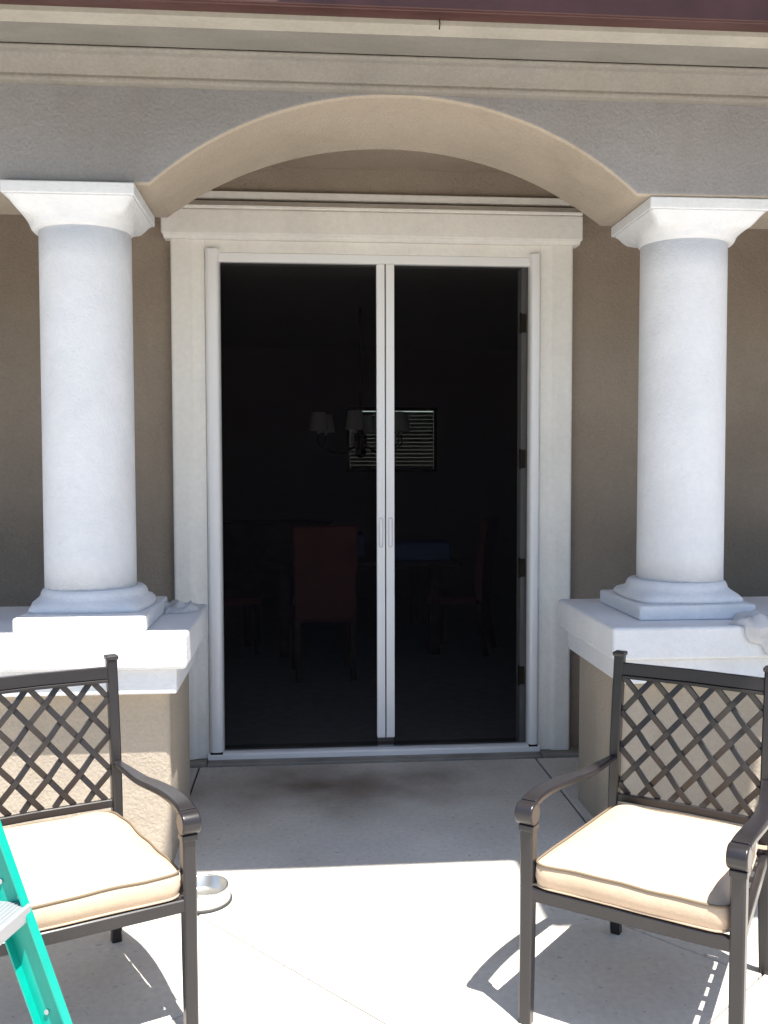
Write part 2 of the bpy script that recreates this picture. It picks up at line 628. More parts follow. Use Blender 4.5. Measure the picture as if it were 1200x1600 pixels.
# ------------------------------------------------------------------ porch beam with arch and cornice
BF, BB, BZ, BT = -1.293, -0.7935, 2.667, 3.125
beam = empty('porch_beam', (0, -1.04, 2.667), 0, 'tan stucco porch beam with a segmental arch above the doorway', 'beam')
sp, cr, crb = 0.968, 3.030, 2.984
rise = cr - BZ
RR = (sp * sp + rise * rise) / (2 * rise)
zc = cr - RR
a0 = math.asin(sp / RR)
pts = [(-6.5, BT), (-6.5, BZ)]
for i in range(41):
    a = -a0 + 2 * a0 * i / 40
    pts.append((RR * math.sin(a), zc + RR * math.cos(a)))
pts += [(6.5, BZ), (6.5, BT)]
# built as strips so that the faces stay clean
bm = bmesh.new()
low = pts[1:-1]
fr, bk = [], []
for (x, z) in low:
    fr.append((bm.verts.new((x, BF, z)), bm.verts.new((x, BF, BT))))
    zb_k = BZ + (z - BZ) * (crb - BZ) / (cr - BZ)
    bk.append((bm.verts.new((x, BB, zb_k)), bm.verts.new((x, BB, BT))))
for i in range(len(low) - 1):
    bm.faces.new((fr[i][0], fr[i + 1][0], fr[i + 1][1], fr[i][1]))
    bm.faces.new((bk[i][0], bk[i][1], bk[i + 1][1], bk[i + 1][0]))
    bm.faces.new((fr[i][0], bk[i][0], bk[i + 1][0], fr[i + 1][0]))
    bm.faces.new((fr[i][1], fr[i + 1][1], bk[i + 1][1], bk[i][1]))
bm.faces.new((fr[0][0], fr[0][1], bk[0][1], bk[0][0]))
bm.faces.new((fr[-1][0], bk[-1][0], bk[-1][1], fr[-1][1]))
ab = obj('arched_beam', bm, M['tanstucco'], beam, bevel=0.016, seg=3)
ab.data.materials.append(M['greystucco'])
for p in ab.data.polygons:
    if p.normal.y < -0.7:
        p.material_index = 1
# cornice mouldings, bottom to top
prof = [(BF + 0.002, 3.035), (-1.318, 3.033), (-1.335, 3.037), (-1.340, 3.048), (-1.336, 3.060), (-1.345, 3.064), (-1.365, 3.070),
        (-1.395, 3.083), (-1.418, 3.098), (-1.428, 3.101), (-1.446, 3.099), (-1.459, 3.104), (-1.463, 3.113), (-1.456, 3.117),
        (-1.40, 3.118), (-1.40, 3.16), (BF + 0.002, 3.16)]
obj('cornice', prism(prof, 'x', -6.5, 6.5), M['cornice'], beam, bevel=0.004, seg=3)
obj('porch_ceiling', bxm((-6.5, BB + 0.002, 3.16), (6.5, WY - 0.002, 3.2)), M['stucco'], beam)


# ------------------------------------------------------------------ piers and columns
def pier(sx, label, dy):
    x0, x1 = (0.908, 3.2)
    c0, c1 = (0.827, 3.3)
    e = empty('porch_pier', (sx * 1.235, -1.05, 0), 0, label, 'pier', 'stucco piers under the porch columns')

    def bb(xa, xb, ya, yb, za, zb):
        return bxm((min(sx * xa, sx * xb), ya, za), (max(sx * xa, sx * xb), yb, zb))
    xr = 3.4
    obj('pier_body', bb(x0, xr, -1.346, -0.715, -0.06, 0.722), M['tanstucco'], e, bevel=0.022, seg=4)
    obj('cap_moulding', bb(0.868, xr + 0.05, -1.432, -0.665, 0.712, 0.8115), M['white'], e, bevel=0.008, seg=3)
    obj('cap_slab', bb(c0, xr + 0.09, -1.464, -0.635, 0.812, 0.9446), M['white'], e, bevel=0.014, seg=4)
    return e


pier(-1, 'left porch pier, its white cap face in full sun', 0)
pier(1, 'right porch pier, shaded, behind the lattice chair back', 0)


def column(sx, label, cy, cx=1.235, fwd=0.02):
    cx = sx * cx
    e = empty('porch_column', (cx, cy, 0.9446), 0, label, 'column', 'white porch columns')
    h = 0.2475
    sh_ = sx * 0.0
    obj('plinth', bxm((cx - h, cy - h - fwd, 0.9452), (cx + h, cy + h + 0.02, 1.006)), M['white'], e, bevel=0.010, seg=3)
    cx += sx * 0.010
    rings = [(0.236, 0.35, 1.0065), (0.240, 0.4, 1.020), (0.238, 0.55, 1.034), (0.224, 0.8, 1.046), (0.214, 0.95, 1.056), (0.212, 1, 1.068),
             (0.206, 1, 1.080), (0.196, 1, 1.088)]
    obj('base_moulding', loft(rings, cx, cy), M['white'], e, smooth=True)
    cx += sx * 0.015
    bm = loft([(0.183 - 0.002 * (k / 10), 1, 1.088 + (2.53 - 1.088) * k / 10) for k in range(11)], cx, cy)
    obj('shaft', bm, M['white'], e, smooth=True)
    cx += sx * 0.010
    rings = [(0.181, 1, 2.5205), (0.190, 1, 2.523), (0.199, 1, 2.533), (0.2035, 1, 2.545), (0.206, 0.9, 2.553), (0.2085, 0.5, 2.560), (0.211, 0.2, 2.568), (0.217, 0.08, 2.582),
             (0.228, 0.02, 2.602), (0.240, 0.0, 2.615), (0.243, 0, 2.619)]
    o = obj('capital', loft(rings, cx, cy, 96), M['white'], e, smooth=True)
    obj('abacus', bxm((cx - 0.25, cy - 0.25, 2.6195), (cx + 0.25, cy + 0.25, 2.6665)), M['white'], e, bevel=0.006, seg=3)
    return e


column(-1, 'left white porch column on the sunlit pier', -1.075, fwd=0.085)
column(1, 'right white porch column on the shaded pier', -1.045)

# ------------------------------------------------------------------ door surround
sur = empty('door_surround', (0, 0, 0.02), 0, 'cream stucco door surround with a stepped header', 'door surround')
for s in (-1, 1):
    def sb(xa, xb, ya, yb, za, zb):
        return bxm((min(s * xa, s * xb), ya, za), (max(s * xa, s * xb), yb, zb))
    pr_ = [(1.067, 0.049), (1.067, -0.014), (1.060, -0.021), (1.050, -0.023), (0.985, -0.023), (0.972, -0.020), (0.962, -0.010), (0.950, -0.006), (0.893, -0.004), (0.893, 0.049)]
    obj('jamb_trim', prism([(s * a, b) for a, b in pr_], 'z', 0.02, 2.7635), M['trim'], sur, bevel=0.003)
hd = obj('header', bxm((-1.109, -0.062, 2.7805), (1.109, 0.049, 2.912)), M['trim'], sur, bevel=0.01, seg=3)
obj('header_cap', prism([(0.049, 2.9125), (-0.05, 2.9125), (-0.062, 2.918), (-0.062, 2.928), (-0.02, 2.962), (0.049, 2.972)], 'x', -1.105, 1.105), M['trim'], hd)
obj('header_lip', prism([(0.049, 2.764), (-0.028, 2.764), (-0.044, 2.772), (-0.052, 2.780), (0.049, 2.780)], 'x', -1.098, 1.098), M['trim'], hd)
obj('ledge', bxm((-1.18, 0.012, 2.984), (1.18, 0.049, 3.024)), M['trim'], sur, bevel=0.008)
obj('head_trim', bxm((-0.8925, -0.006, 2.70), (0.8925, 0.049, 2.7635)), M['trim'], sur, bevel=0.004)

# ------------------------------------------------------------------ retractable screen door
scr = empty('screen_door', (0.05, 0, 0.02), 0, 'white framed pair of retractable insect screens closing the doorway', 'screen door')
CX = 0.0535
obj('head_track', bxm((-0.83, -0.008, 2.652), (0.845, 0.05, 2.6995)), M['alu'], scr, bevel=0.004)
tr = obj('sill_track', prism([(-0.028, 0.0185), (0.06, 0.0185), (0.06, 0.052), (0.0, 0.056), (-0.022, 0.050), (-0.028, 0.042)], 'x', -0.90, 0.90), M['alu'], scr)
for s, xa, xb in ((-1, -0.8925, -0.815), (1, 0.831, 0.892)):
    # rounded cassette that holds the rolled mesh
    c, hw = (xa + xb) / 2, (xb - xa) / 2
    pts = [(xa, 0.045)] + [(c + hw * math.copysign(abs(math.cos(t)) ** 0.55, math.cos(t)), 0.02 - 0.055 * abs(math.sin(t)) ** 0.75) for t in [math.pi + math.pi * k / 14 for k in range(15)]] + [(xb, 0.045)]
    o = obj('cassette', prism(pts, 'z', 0.058, 2.715), M['alu'], scr, bevel=0.003)
    obj('cassette_foot', bxm((xa + 0.006, -0.026, 0.0455), (xb - 0.006, 0.03, 0.0575)), M['gasket'], o)
for s, xa, xb, px0, px1 in ((-1, 0.0065, 0.0505, -0.8145, 0.0105), (1, 0.0565, 0.1015, 0.0975, 0.8305)):
    pb = obj('pull_bar', bxm((xa, -0.012, 0.112), (xb, 0.034, 2.6515)), M['alu'], scr, bevel=0.004)
    pn = obj('mesh_panel', bxm((px0, 0.0215, 0.056), (px1, 0.0222, 2.652)), M['screen'], scr)
    # recessed finger pull: a thin raised oval rim with a shallow well
    cxh = (xa + xb) / 2
    rim = []
    for k in range(28):
        a = 2 * math.pi * k / 28
        rim.append((cxh + 0.0095 * math.cos(a), -0.0135, 1.227 + 0.0095 * math.sin(a) + (0.069 if math.sin(a) >= 0 else -0.069)))
    hdl = obj('finger_pull', tube(rim, 0.003, closed=True), M['pull'], pb, smooth=True)
obj('centre_gap', bxm((0.0507, 0.018, 0.112), (0.0563, 0.030, 2.6515)), M['gasket'], scr)

# ------------------------------------------------------------------ dining room behind the screens
rm = empty('dining_room', (0, 3.5, 0), 0)
tag(rm, 'dark dining room behind the screens', kind='structure')
RX0, RX1, RY0, RY1, RZ = -2.3, 2.4, 0.252, 6.4, 3.0
obj('floor', bxm((RX0, RY0, -0.08), (RX1, RY1, 0.012)), M['icarpet'], rm)
obj('ceiling', bxm((RX0 - .1, RY0, RZ), (RX1 + .1, RY1 + .1, RZ + 0.1)), M['iceil'], rm)
obj('wall', bxm((RX0 - 0.1, RY0, -0.08), (RX0, RY1 + .1, RZ)), M['iwall'], rm)
obj('wall', bxm((RX1, RY0, -0.08), (RX1 + 0.1, RY1 + .1, RZ)), M['iwall'], rm)
wx0, wx1, wz0, wz1 = 0.12, 1.22, 1.52, 2.30
for a, b in (((RX0, RY1, -0.08), (wx0, RY1 + .1, RZ)), ((wx1, RY1, -0.08), (RX1, RY1 + .1, RZ)), ((wx0, RY1, -0.08), (wx1, RY1 + .1, wz0)), ((wx0, RY1, wz1), (wx1, RY1 + .1, RZ))):
    obj('wall', bxm(a, b), M['iwall'], rm)
obj('ceiling_beam', bxm((RX0, 1.0, RZ - 0.16), (RX1, 1.25, RZ - 0.002)), M['iceil'], rm)

win = empty('window', (0.67, RY1, wz0), 0, 'window with closed slatted blind at the back of the dark dining room', 'window')
for a, b in (((wx0, RY1 - .03, wz0), (wx0 + .04, RY1 + .06, wz1)), ((wx1 - .04, RY1 - .03, wz0), (wx1, RY1 + .06, wz1)),
             ((wx0 + .0405, RY1 - .03, wz0), (wx1 - .0405, RY1 + .06, wz0 + .04)), ((wx0 + .0405, RY1 - .03, wz1 - .04), (wx1 - .0405, RY1 + .06, wz1))):
    obj('frame', bxm(a, b), M['iwood'], win)
obj('pane', bxm((wx0 + .041, RY1 + .03, wz0 + .041), (wx1 - .041, RY1 + .036, wz1 - .041)), M['glass'], win)
s0 = None
z = wz0 + 0.06
ns = 0
while z < wz1 - 0.035:
    if s0 is None:
        bm = bmesh.new()
        v = box(bm, (-(wx1 - wx0) / 2 + 0.042, -0.0228, -0.001), ((wx1 - wx0) / 2 - 0.042, 0.0228, 0.001))
        bmesh.ops.rotate(bm, verts=bm.verts[:], cent=(0, 0, 0), matrix=Matrix.Rotation(math.radians(-76), 3, 'X'))
        s0 = s = obj('slat', bm, M['iblind'], win, local=True)
    else:
        s = s0.copy()
        COL.objects.link(s)
    s.location = (0, -0.0, z - wz0)
    z += 0.046

# chandelier
ch = empty('chandelier', (0.12, 3.45, 1.8), 0, 'chandelier with small pale fabric shades hanging in the dining room', 'chandelier')
cy, cx = 3.45, 0.12
obj('stem', tube([(cx, cy, 1.72), (cx, cy, 3.0)], 0.012), M['iwood'], ch)
obj('body', loft([(0.02, 1, 1.66), (0.05, 1, 1.70), (0.03, 1, 1.78), (0.06, 1, 1.84), (0.02, 1, 1.92)], cx, cy, 20), M['iwood'], ch, smooth=True)
for k in range(6):
    a = math.radians(20 + 60 * k)
    r = 0.40
    ex, ey = cx + r * math.cos(a), cy + r * math.sin(a)
    mx_, my_ = cx + r * .55 * math.cos(a), cy + r * .55 * math.sin(a)
    arm = obj('arm', tube(spline([(cx, cy, 1.80), (mx_, my_, 1.70), (ex, ey, 1.78), (ex, ey, 1.88)], 5), 0.008, n=6), M['iwood'], ch, smooth=True)
    bm = bmesh.new()
    n = 20
    ra = []
    for rr, zz in ((0.085, 1.90), (0.062, 2.06)):
        ra.append([bm.verts.new((ex + rr * math.cos(2 * math.pi * i / n), ey + rr * math.sin(2 * math.pi * i / n), zz)) for i in range(n)])
    for i in range(n):
        bm.faces.new((ra[0][i], ra[0][(i + 1) % n], ra[1][(i + 1) % n], ra[1][i]))
    obj('lamp_shade', bm, M['ishade'], ch, smooth=True)
    obj('candle_tube', tube([(ex, ey, 1.87), (ex, ey, 1.95)], 0.012), M['ishade'], ch)


def dining_chair(x, y, rz, label):
    e = empty('dining_chair', (x, y, 0.012), rz, label, 'dining chair', 'dining chairs at the inside table')
    # local: back toward -y (faces the camera), seat toward +y
    bk = [(0, -0.19, 0.46), (0, -0.20, 0.80), (0, -0.25, 1.14)]
    obj('backrest', sweep(spline(bk, 5), (1, 0, 0), lambda t: 0.225 + 0.012 * t, 0.032), M['ichair'], e, local=True, bevel=0.01)
    obj('seat', bxm((-0.235, -0.18, 0.42), (0.235, 0.26, 0.50)), M['ichair'], e, local=True, bevel=0.02)
    for sx in (-1, 1):
        obj('leg', sweep([(sx * 0.20, -0.25, 0.0), (sx * 0.205, -0.20, 0.22), (sx * 0.205, -0.185, 0.43)], (1, 0, 0), 0.02, 0.02), M['iwood'], e, local=True)
        obj('leg', sweep([(sx * 0.205, 0.225, 0.0), (sx * 0.205, 0.22, 0.43)], (1, 0, 0), 0.022, 0.022), M['iwood'], e, local=True)
    return e


dining_chair(-0.245, 2.05, 0.06, 'reddish brown dining chair seen from behind through the left screen')
dining_chair(0.95, 2.9, 1.2, 'dim dining chair turned sideways behind the right screen')
dining_chair(-1.05, 3.0, -1.3, 'dim dining chair at the far left edge of the left screen')
tb = empty('dining_table', (0.1, 3.5, 0.012), 0, 'dark dining table behind the brown chair inside', 'table')
obj('table_top', bxm((-0.75, 2.55, 0.76), (0.9, 4.5, 0.80)), M['iwood'], tb, bevel=0.01)
for x in (-0.55, 0.7):
    for y in (2.75, 4.3):
        obj('leg', bxm((x - .04, y - .04, 0.013), (x + .04, y + .04, 0.76)), M['iwood'], tb, bevel=0.006)
bx = obj('blue_storage_box', bxm((-0.10, 3.1, 0.801), (0.14, 3.4, 1.0)), M['iblue'], loc=Vector((0.02, 3.25, 0.801)), bevel=0.02)
tag(bx, 'blue box standing on the dining table left of the screen bars', 'box')
bx = obj('folded_tablecloth', bxm((0.33, 2.7, 0.801), (0.83, 3.1, 0.95)), M['iblue'], loc=Vector((0.5, 2.9, 0.801)), bevel=0.02)
tag(bx, 'pale blue folded cloth on the dining table behind the right screen', 'cloth')
sb_ = empty('sideboard', (-0.2, 6.0, 0.012), 0, 'low dark sideboard against the back wall of the dining room', 'sideboard')
obj('cabinet', bxm((-1.6, 5.95, 0.06), (-0.1, 6.395, 0.92)), M['iwood'], sb_, bevel=0.01)
for x in (-1.5, -0.2):
    obj('leg', bxm((x - .03, 6.05, 0.013), (x + .03, 6.3, 0.059)), M['iwood'], sb_)
obj('top', bxm((-1.64, 5.92, 0.921), (-0.06, 6.398, 0.95)), M['iwood'], sb_, bevel=0.004)

# hinge jamb of the inner door, its edge visible behind the right cassette
dl = empty('hinged_door_jamb', (0.827, 0.1, 0.02), 0, 'narrow white door jamb with brass hinges just inside the right screen', 'door jamb')
obj('jamb_post', bxm((0.806, 0.07, 0.03), (0.848, 0.16, 2.66)), M['trim'], dl, bevel=0.003)
for zz in (0.42, 1.02, 1.62, 2.36):
    o = obj('hinge', bxm((0.801, 0.064, zz - 0.05), (0.832, 0.0695, zz + 0.05)), M['brass'], dl)
    obj('hinge_pin', tube([(0.801, 0.066, zz - 0.055), (0.801, 0.066, zz + 0.055)], 0.006), M['brass'], o, smooth=True)


# ------------------------------------------------------------------ patio chairs
# local frame: x = right, y = toward the back, origin on the ground in the middle
def make_chair(x, y, rz, label):
    e = empty('patio_chair', (x, y, 0), rz, label, 'patio chair', 'bronze lattice patio armchairs')
    FW, BW, D = 0.285, 0.238, 0.31
    m = M['bronze']

    def P(name, bm, mm=m, parent=e, **k):
        return obj(name, bm, mm, parent, local=True, **k)
    # front legs
    for s in (-1, 1):
        leg = P('leg', sweep(spline([(s * FW, -D - 0.008, 0.0), (s * FW, -D, 0.25), (s * FW, -D + 0.004, 0.567)], 6), (1, 0, 0), lambda t: 0.0175 + 0.002 * t, lambda t: 0.0165 + 0.003 * t))
        P('foot_glide', bxm((s * FW - 0.0165, -D - 0.0245, -0.0), (s * FW + 0.0165, -D + 0.0085, 0.012)), M['rubber'], leg)
        P('leg_collar', bxm((s * FW - 0.0225, -D - 0.0185, 0.552), (s * FW + 0.0225, -D + 0.0265, 0.572)), m, leg, bevel=0.004)
    # back posts run from the foot to the top of the back
    for s in (-1, 1):
        pst = P('back_post', sweep(spline([(s * BW, D + 0.015, 0.0), (s * BW, D - 0.012, 0.20), (s * BW, D - 0.02, 0.42), (s * BW, D - 0.008, 0.66), (s * BW, D + 0.028, 0.945)], 6), (1, 0, 0), 0.0165, 0.0165))
        P('post_cap', bxm((s * BW - 0.020, D + 0.006, 0.944), (s * BW + 0.020, D + 0.050, 0.958)), m, pst, bevel=0.004)

    def backy(z):
        t = (z - 0.42) / 0.53
        return D - 0.02 + 0.048 * t ** 1.6 if t > 0 else D - 0.02
    xi = BW - 0.0165
    zt, zb = 0.880, 0.492
    P('top_rail', sweep([(-xi, backy(0.902), 0.902), (0, backy(0.902) + 0.008, 0.903), (xi, backy(0.902), 0.902)], (0, 0.12, 1), 0.021, 0.012))
    P('top_rail_bead', sweep([(-xi, backy(0.876), 0.876), (0, backy(0.876) + 0.008, 0.877), (xi, backy(0.876), 0.876)], (0, 0.1, 1), 0.005, 0.016))
    P('lower_rail', sweep([(-xi, backy(0.48), 0.480), (0, backy(0.48) + 0.008, 0.480), (xi, backy(0.48), 0.480)], (0, 0.1, 1), 0.013, 0.011))
    # woven lattice bars
    W2 = xi
    cw, chh = 0.0985, 0.117
    for d in (1, -1):
        k = -10
        while k < 16:
            # line through top node (k*cw - W2) going down with slope
            xt = -W2 + k * cw
            # x = xt + d*(zt - z)*cw/chh
            zs = []
            za, zb_ = zt, zb
            sl = cw / chh * d

            def xx(z):
                return xt + sl * (zt - z)
            lo, hi = zb_, za
            # clip in x
            z1 = zt - (-W2 - xt) / sl
            z2 = zt - (W2 - xt) / sl
            l2, h2 = max(lo, min(z1, z2)), min(hi, max(z1, z2))
            if h2 - l2 > 0.02:
                n = max(4, int((h2 - l2) / (chh / 8)))
                path = []
                for i in range(n + 1):
                    z = l2 + (h2 - l2) * i / n
                    x_ = xx(z)
                    bow = 0.010 * (1 - (x_ / W2) ** 2)
                    path.append((x_, backy(z) + bow - d * 0.0042 * math.cos(2 * math.pi * (zt - z) / chh), z))
                tdir = (Vector(path[-1]) - Vector(path[0])).normalized()
                wdir = Vector((0, 1, 0)).cross(tdir)
                P('lattice_bar', sweep(path, wdir, 0.0092, 0.0046))
            k += 1
    # arms
    for s in (-1, 1):
        def lx(t):   # plan: from post to front leg, bowed outward
            return s * (BW + (FW - BW) * t + 0.026 * math.sin(math.pi * t))
        yb, yf = D - 0.03, -D - 0.012
        arm = []
        for t, z in ((0.0, 0.612), (0.12, 0.606), (0.28, 0.600), (0.45, 0.609), (0.62, 0.620), (0.78, 0.628), (0.9, 0.630), (0.97, 0.626)):
            arm.append((lx(t), yb + (yf - yb) * t, z))
        arm = spline(arm, 4)
        P('armrest', sweep(arm, (1, 0, 0), lambda t: 0.013 + 0.013 * min(1, t * 2.6), lambda t: 0.009 + 0.003 * t, ch=0.45), bevel=0.002, smooth=True)
        # scroll at the front end
        bm = bmesh.new()
        n = 26
        pr = []
        for i in range(n):
            a = 2 * math.pi * i / n
            pr.append((-D - 0.006 + 0.033 * math.cos(a), 0.604 + 0.032 * math.sin(a) ** 1 if True else 0))
        a_ = [bm.verts.new((s * FW - 0.0265, p[0], p[1])) for p in pr]
        b_ = [bm.verts.new((s * FW + 0.0265, p[0], p[1])) for p in pr]
        bm.faces.new(a_)
        bm.faces.new(b_[::-1])
        for i in range(n):
            bm.faces.new((a_[i], b_[i], b_[(i + 1) % n], a_[(i + 1) % n]))
        P('arm_scroll', bm, bevel=0.006, seg=3)
    # seat frame
    zr = 0.374
    P('seat_rail', sweep([(-FW + 0.018, -D, zr), (FW - 0.018, -D, zr)], (0, 1, 0), 0.0125, 0.0185))
    P('seat_rail', sweep([(-BW + 0.017, D - 0.02, zr), (BW - 0.017, D - 0.02, zr)], (0, 1, 0), 0.011, 0.0165))
    for s in (-1, 1):
        P('seat_rail', sweep([(s * FW, -D + 0.02, zr), (s * BW, D - 0.038, zr)], (1, 0, 0), 0.011, 0.0165))
    for k in range(7):
        yy = -D + 0.07 + k * 0.083
        ww = FW - 0.014 - (FW - BW) * (k + 1) / 8
        P('seat_slat', sweep([(-ww, yy, 0.381), (0, yy, 0.374), (ww, yy, 0.381)], (0, 1, 0), 0.016, 0.003))
    # cushion
    prng = random.Random(int(abs(x) * 1000))
    fx, bx_, fy, by, rc = 0.268, 0.222, -D - 0.012, D - 0.045, 0.05

    def outline(inset, n=80):
        # rounded trapezoid sampled evenly
        c = [(-fx, fy), (fx, fy), (bx_, by), (-bx_, by)]
        pts = []
        for i in range(4):
            p0, p1, p2 = Vector(c[i - 1]), Vector(c[i]), Vector(c[(i + 1) % 4])
            d1, d2 = (p0 - p1).normalized(), (p2 - p1).normalized()
            st, en = p1 + d1 * rc, p1 + d2 * rc
            for k in range(7):
                t = k / 6
                pts.append((1 - t) ** 2 * st + 2 * t * (1 - t) * p1 + t * t * en)
        # densify long edges
        out = []
        for i in range(len(pts)):
            a, b = pts[i], pts[(i + 1) % len(pts)]
            m_ = max(1, int((b - a).length / 0.025))
            for k in range(m_):
                out.append(a + (b - a) * k / m_)
        cen = Vector((0, (fy + by) / 2))
        res = []
        for p in out:
            v = p - cen
            res.append(cen + v * (1 - inset / max(v.length, 1e-6)) if inset < 0.2 else cen + v * (1 - inset))
        return res
    z0, z1 = 0.396, 0.467
    prof = [(0.22, z0 - 0.004), (0.012, z0), (0.002, z0 + 0.008), (-0.004, z0 + 0.032), (0.0, z1 - 0.006), (0.010, z1), (0.03, z1 + 0.010), (0.06, z1 + 0.020), (0.36, z1 + 0.031), (0.58, z1 + 0.037), (0.8, z1 + 0.040)]
    bm = bmesh.new()
    rings = []
    for ins, z in prof:
        ring = []
        for q in outline(ins):
            nz_ = noise.noise(Vector((q.x * 9 + x * 5, q.y * 9, z * 8)))
            ring.append(bm.verts.new((q.x + 0.003 * nz_, q.y + 0.003 * nz_, z + (0.0045 * nz_ if z > z0 + 0.01 else 0))))
        rings.append(ring)
    n = len(rings[0])
    for r0, r1 in zip(rings, rings[1:]):
        for i in range(n):
            bm.faces.new((r0[i], r0[(i + 1) % n], r1[(i + 1) % n], r1[i]))
    bm.faces.new(rings[0][::-1])
    cv = bm.verts.new((0, (fy + by) / 2, z1 + 0.0425))
    for i in range(n):
        bm.faces.new((rings[-1][i], rings[-1][(i + 1) % n], cv))
    cu = P('cushion', bm, M['fabric'], smooth=True)
    for zz, ins in ((z1 - 0.001, 0.001), (z0 + 0.005, 0.003)):
        pth = []
        for q in outline(ins):
            nz_ = noise.noise(Vector((q.x * 9 + x * 5, q.y * 9, zz * 8)))
            pth.append((q.x + 0.003 * nz_, q.y + 0.003 * nz_, zz + (0.0045 * nz_ if zz > 0.44 else 0)))
        P('piping', tube(pth, 0.0034, closed=True, n=6), M['piping'] if zz > 0.44 else M['fabric'], cu, smooth=True)
    for s in (-1, 1):
        tp = spline([(s * (bx_ - 0.01), by - 0.03, z0 + 0.03), (s * (bx_ + 0.018), by + 0.0, z0 + 0.02), (s * (BW + 0.022), D - 0.02, z0 + 0.01), (s * (BW + 0.03), D - 0.05, z0 - 0.04)], 4)
        P('tie', sweep(tp, (0, 0, 1), 0.006, 0.0012), M['fabric'], cu)
    return e


def rz_from_back(deg):
    return math.radians(deg - 90)


make_chair(0.662, -2.405, rz_from_back(53), 'right lattice-back patio armchair with beige cushion')
make_chair(-1.089, -2.309, rz_from_back(115), 'left lattice-back patio armchair behind the green ladder')

# ------------------------------------------------------------------ step ladder at the left
lad = empty('step_ladder', (-0.795, -2.95, 0), math.radians(-14), 'green fibreglass step ladder with aluminium treads at the left edge', 'ladder')
LN = 0.365   # lean of the climbing rails: x falls by this per metre of height
X0 = -0.795  # x of the front flange at the ground
LY = (-2.95, -3.36)


def rail(name, xg, lean, y, inward, H=1.78, web=0.074, fl=0.026, th=0.004):
    """C-channel: web in the x-z plane at y, flanges pointing along inward (+-1 in y)."""
    d = Vector((-lean, 0, 1)).normalized()
    wv = Vector((-d.z, 0, d.x)).normalized()   # across the web, pointing to -x
    sec = [(0, 0), (0, fl), (th, fl), (th, th), (web - th, th), (web - th, fl), (web, fl), (web, 0)]
    bm = bmesh.new()
    A = []
    for tz in (0.0, H):
        base = Vector((xg - lean * tz, y, tz))
        A.append([bm.verts.new(base + wv * u + Vector((0, inward * v, 0))) for u, v in sec])
    n = len(sec)
    for i in range(n):
        bm.faces.new((A[0][i], A[0][(i + 1) % n], A[1][(i + 1) % n], A[1][i]))
    for q in A:
        for f in ((0, 1, 2, 3), (0, 3, 4, 7), (4, 5, 6, 7)):
            bm.faces.new([q[i] for i in f])
    return obj(name, bm, M['green'], lad)


for y, inw in ((LY[0], -1), (LY[1], 1)):
    r = rail('front_rail', X0, LN, y, inw)
    for zz in (0.29, 0.585, 0.88):
        for du, dz in ((0.014, 0.018), (0.05, 0.05)):
            px = X0 - LN * (zz + dz) - du
            obj('rivet', tube([(px, y - inw * 0.002, zz + dz), (px, y + inw * 0.009, zz + dz)], 0.0055, n=10), M['stepalu'], r)
    r = rail('rear_rail', X0 - 1.42, -0.43, y + inw * 0.03, inw, H=1.70, web=0.045)
for zz in (0.26, 0.555, 0.85, 1.145, 1.44):
    xf = X0 - LN * zz - 0.006
    sec = [(xf, zz), (xf, zz + 0.030), (xf - 0.006, zz + 0.034), (xf - 0.078, zz + 0.034), (xf - 0.082, zz + 0.030), (xf - 0.082, zz + 0.004), (xf - 0.078, zz + 0.004), (xf - 0.078, zz + 0.028), (xf - 0.006, zz + 0.028), (xf - 0.004, zz)]
    t = obj('tread', prism(sec, 'y', LY[1] + 0.005, LY[0] - 0.005), M['stepalu'], lad)
    for k in range(6):
        xx_ = xf - 0.014 - k * 0.011
        obj('tread_rib', bxm((xx_ - 0.0018, LY[1] + 0.01, zz + 0.0341), (xx_ + 0.0018, LY[0] - 0.01, zz + 0.0358)), M['stepalu'], t)
xt = X0 - LN * 1.78
obj('top_cap', bxm((xt - 0.26, LY[1] - 0.03, 1.70), (xt + 0.07, LY[0] + 0.03, 1.80)), M['green'], lad, bevel=0.012)

# ------------------------------------------------------------------ small things
bc = Vector((-0.757, -1.645, 0.001))
bowl = empty('pet_bowl', bc, 0, 'stainless steel pet bowl on the sunlit patio', 'bowl')
bm = bmesh.new()
n = 40
prof = [(0.104, 0.004), (0.103, 0.012), (0.094, 0.052), (0.096, 0.058), (0.092, 0.060), (0.086, 0.055), (0.078, 0.020), (0.070, 0.012), (0.0, 0.011)]
rr = []
for r_, z_ in prof[:-1]:
    rr.append([bm.verts.new((bc.x + r_ * math.cos(2 * math.pi * i / n), bc.y + r_ * math.sin(2 * math.pi * i / n), z_)) for i in range(n)])
for q0, q1 in zip(rr, rr[1:]):
    for i in range(n):
        bm.faces.new((q0[i], q0[(i + 1) % n], q1[(i + 1) % n], q1[i]))
bm.faces.new(rr[-1])
bm.faces.new(rr[0][::-1])
obj('dish', bm, M['steel'], bowl, smooth=True)
ringp = [(bc.x + 0.1045 * math.cos(2 * math.pi * i / 48), bc.y + 0.1045 * math.sin(2 * math.pi * i / 48), 0.006) for i in range(48)]
obj('rubber_ring', tube(ringp, 0.005, closed=True), M['rubber'], bowl, smooth=True)


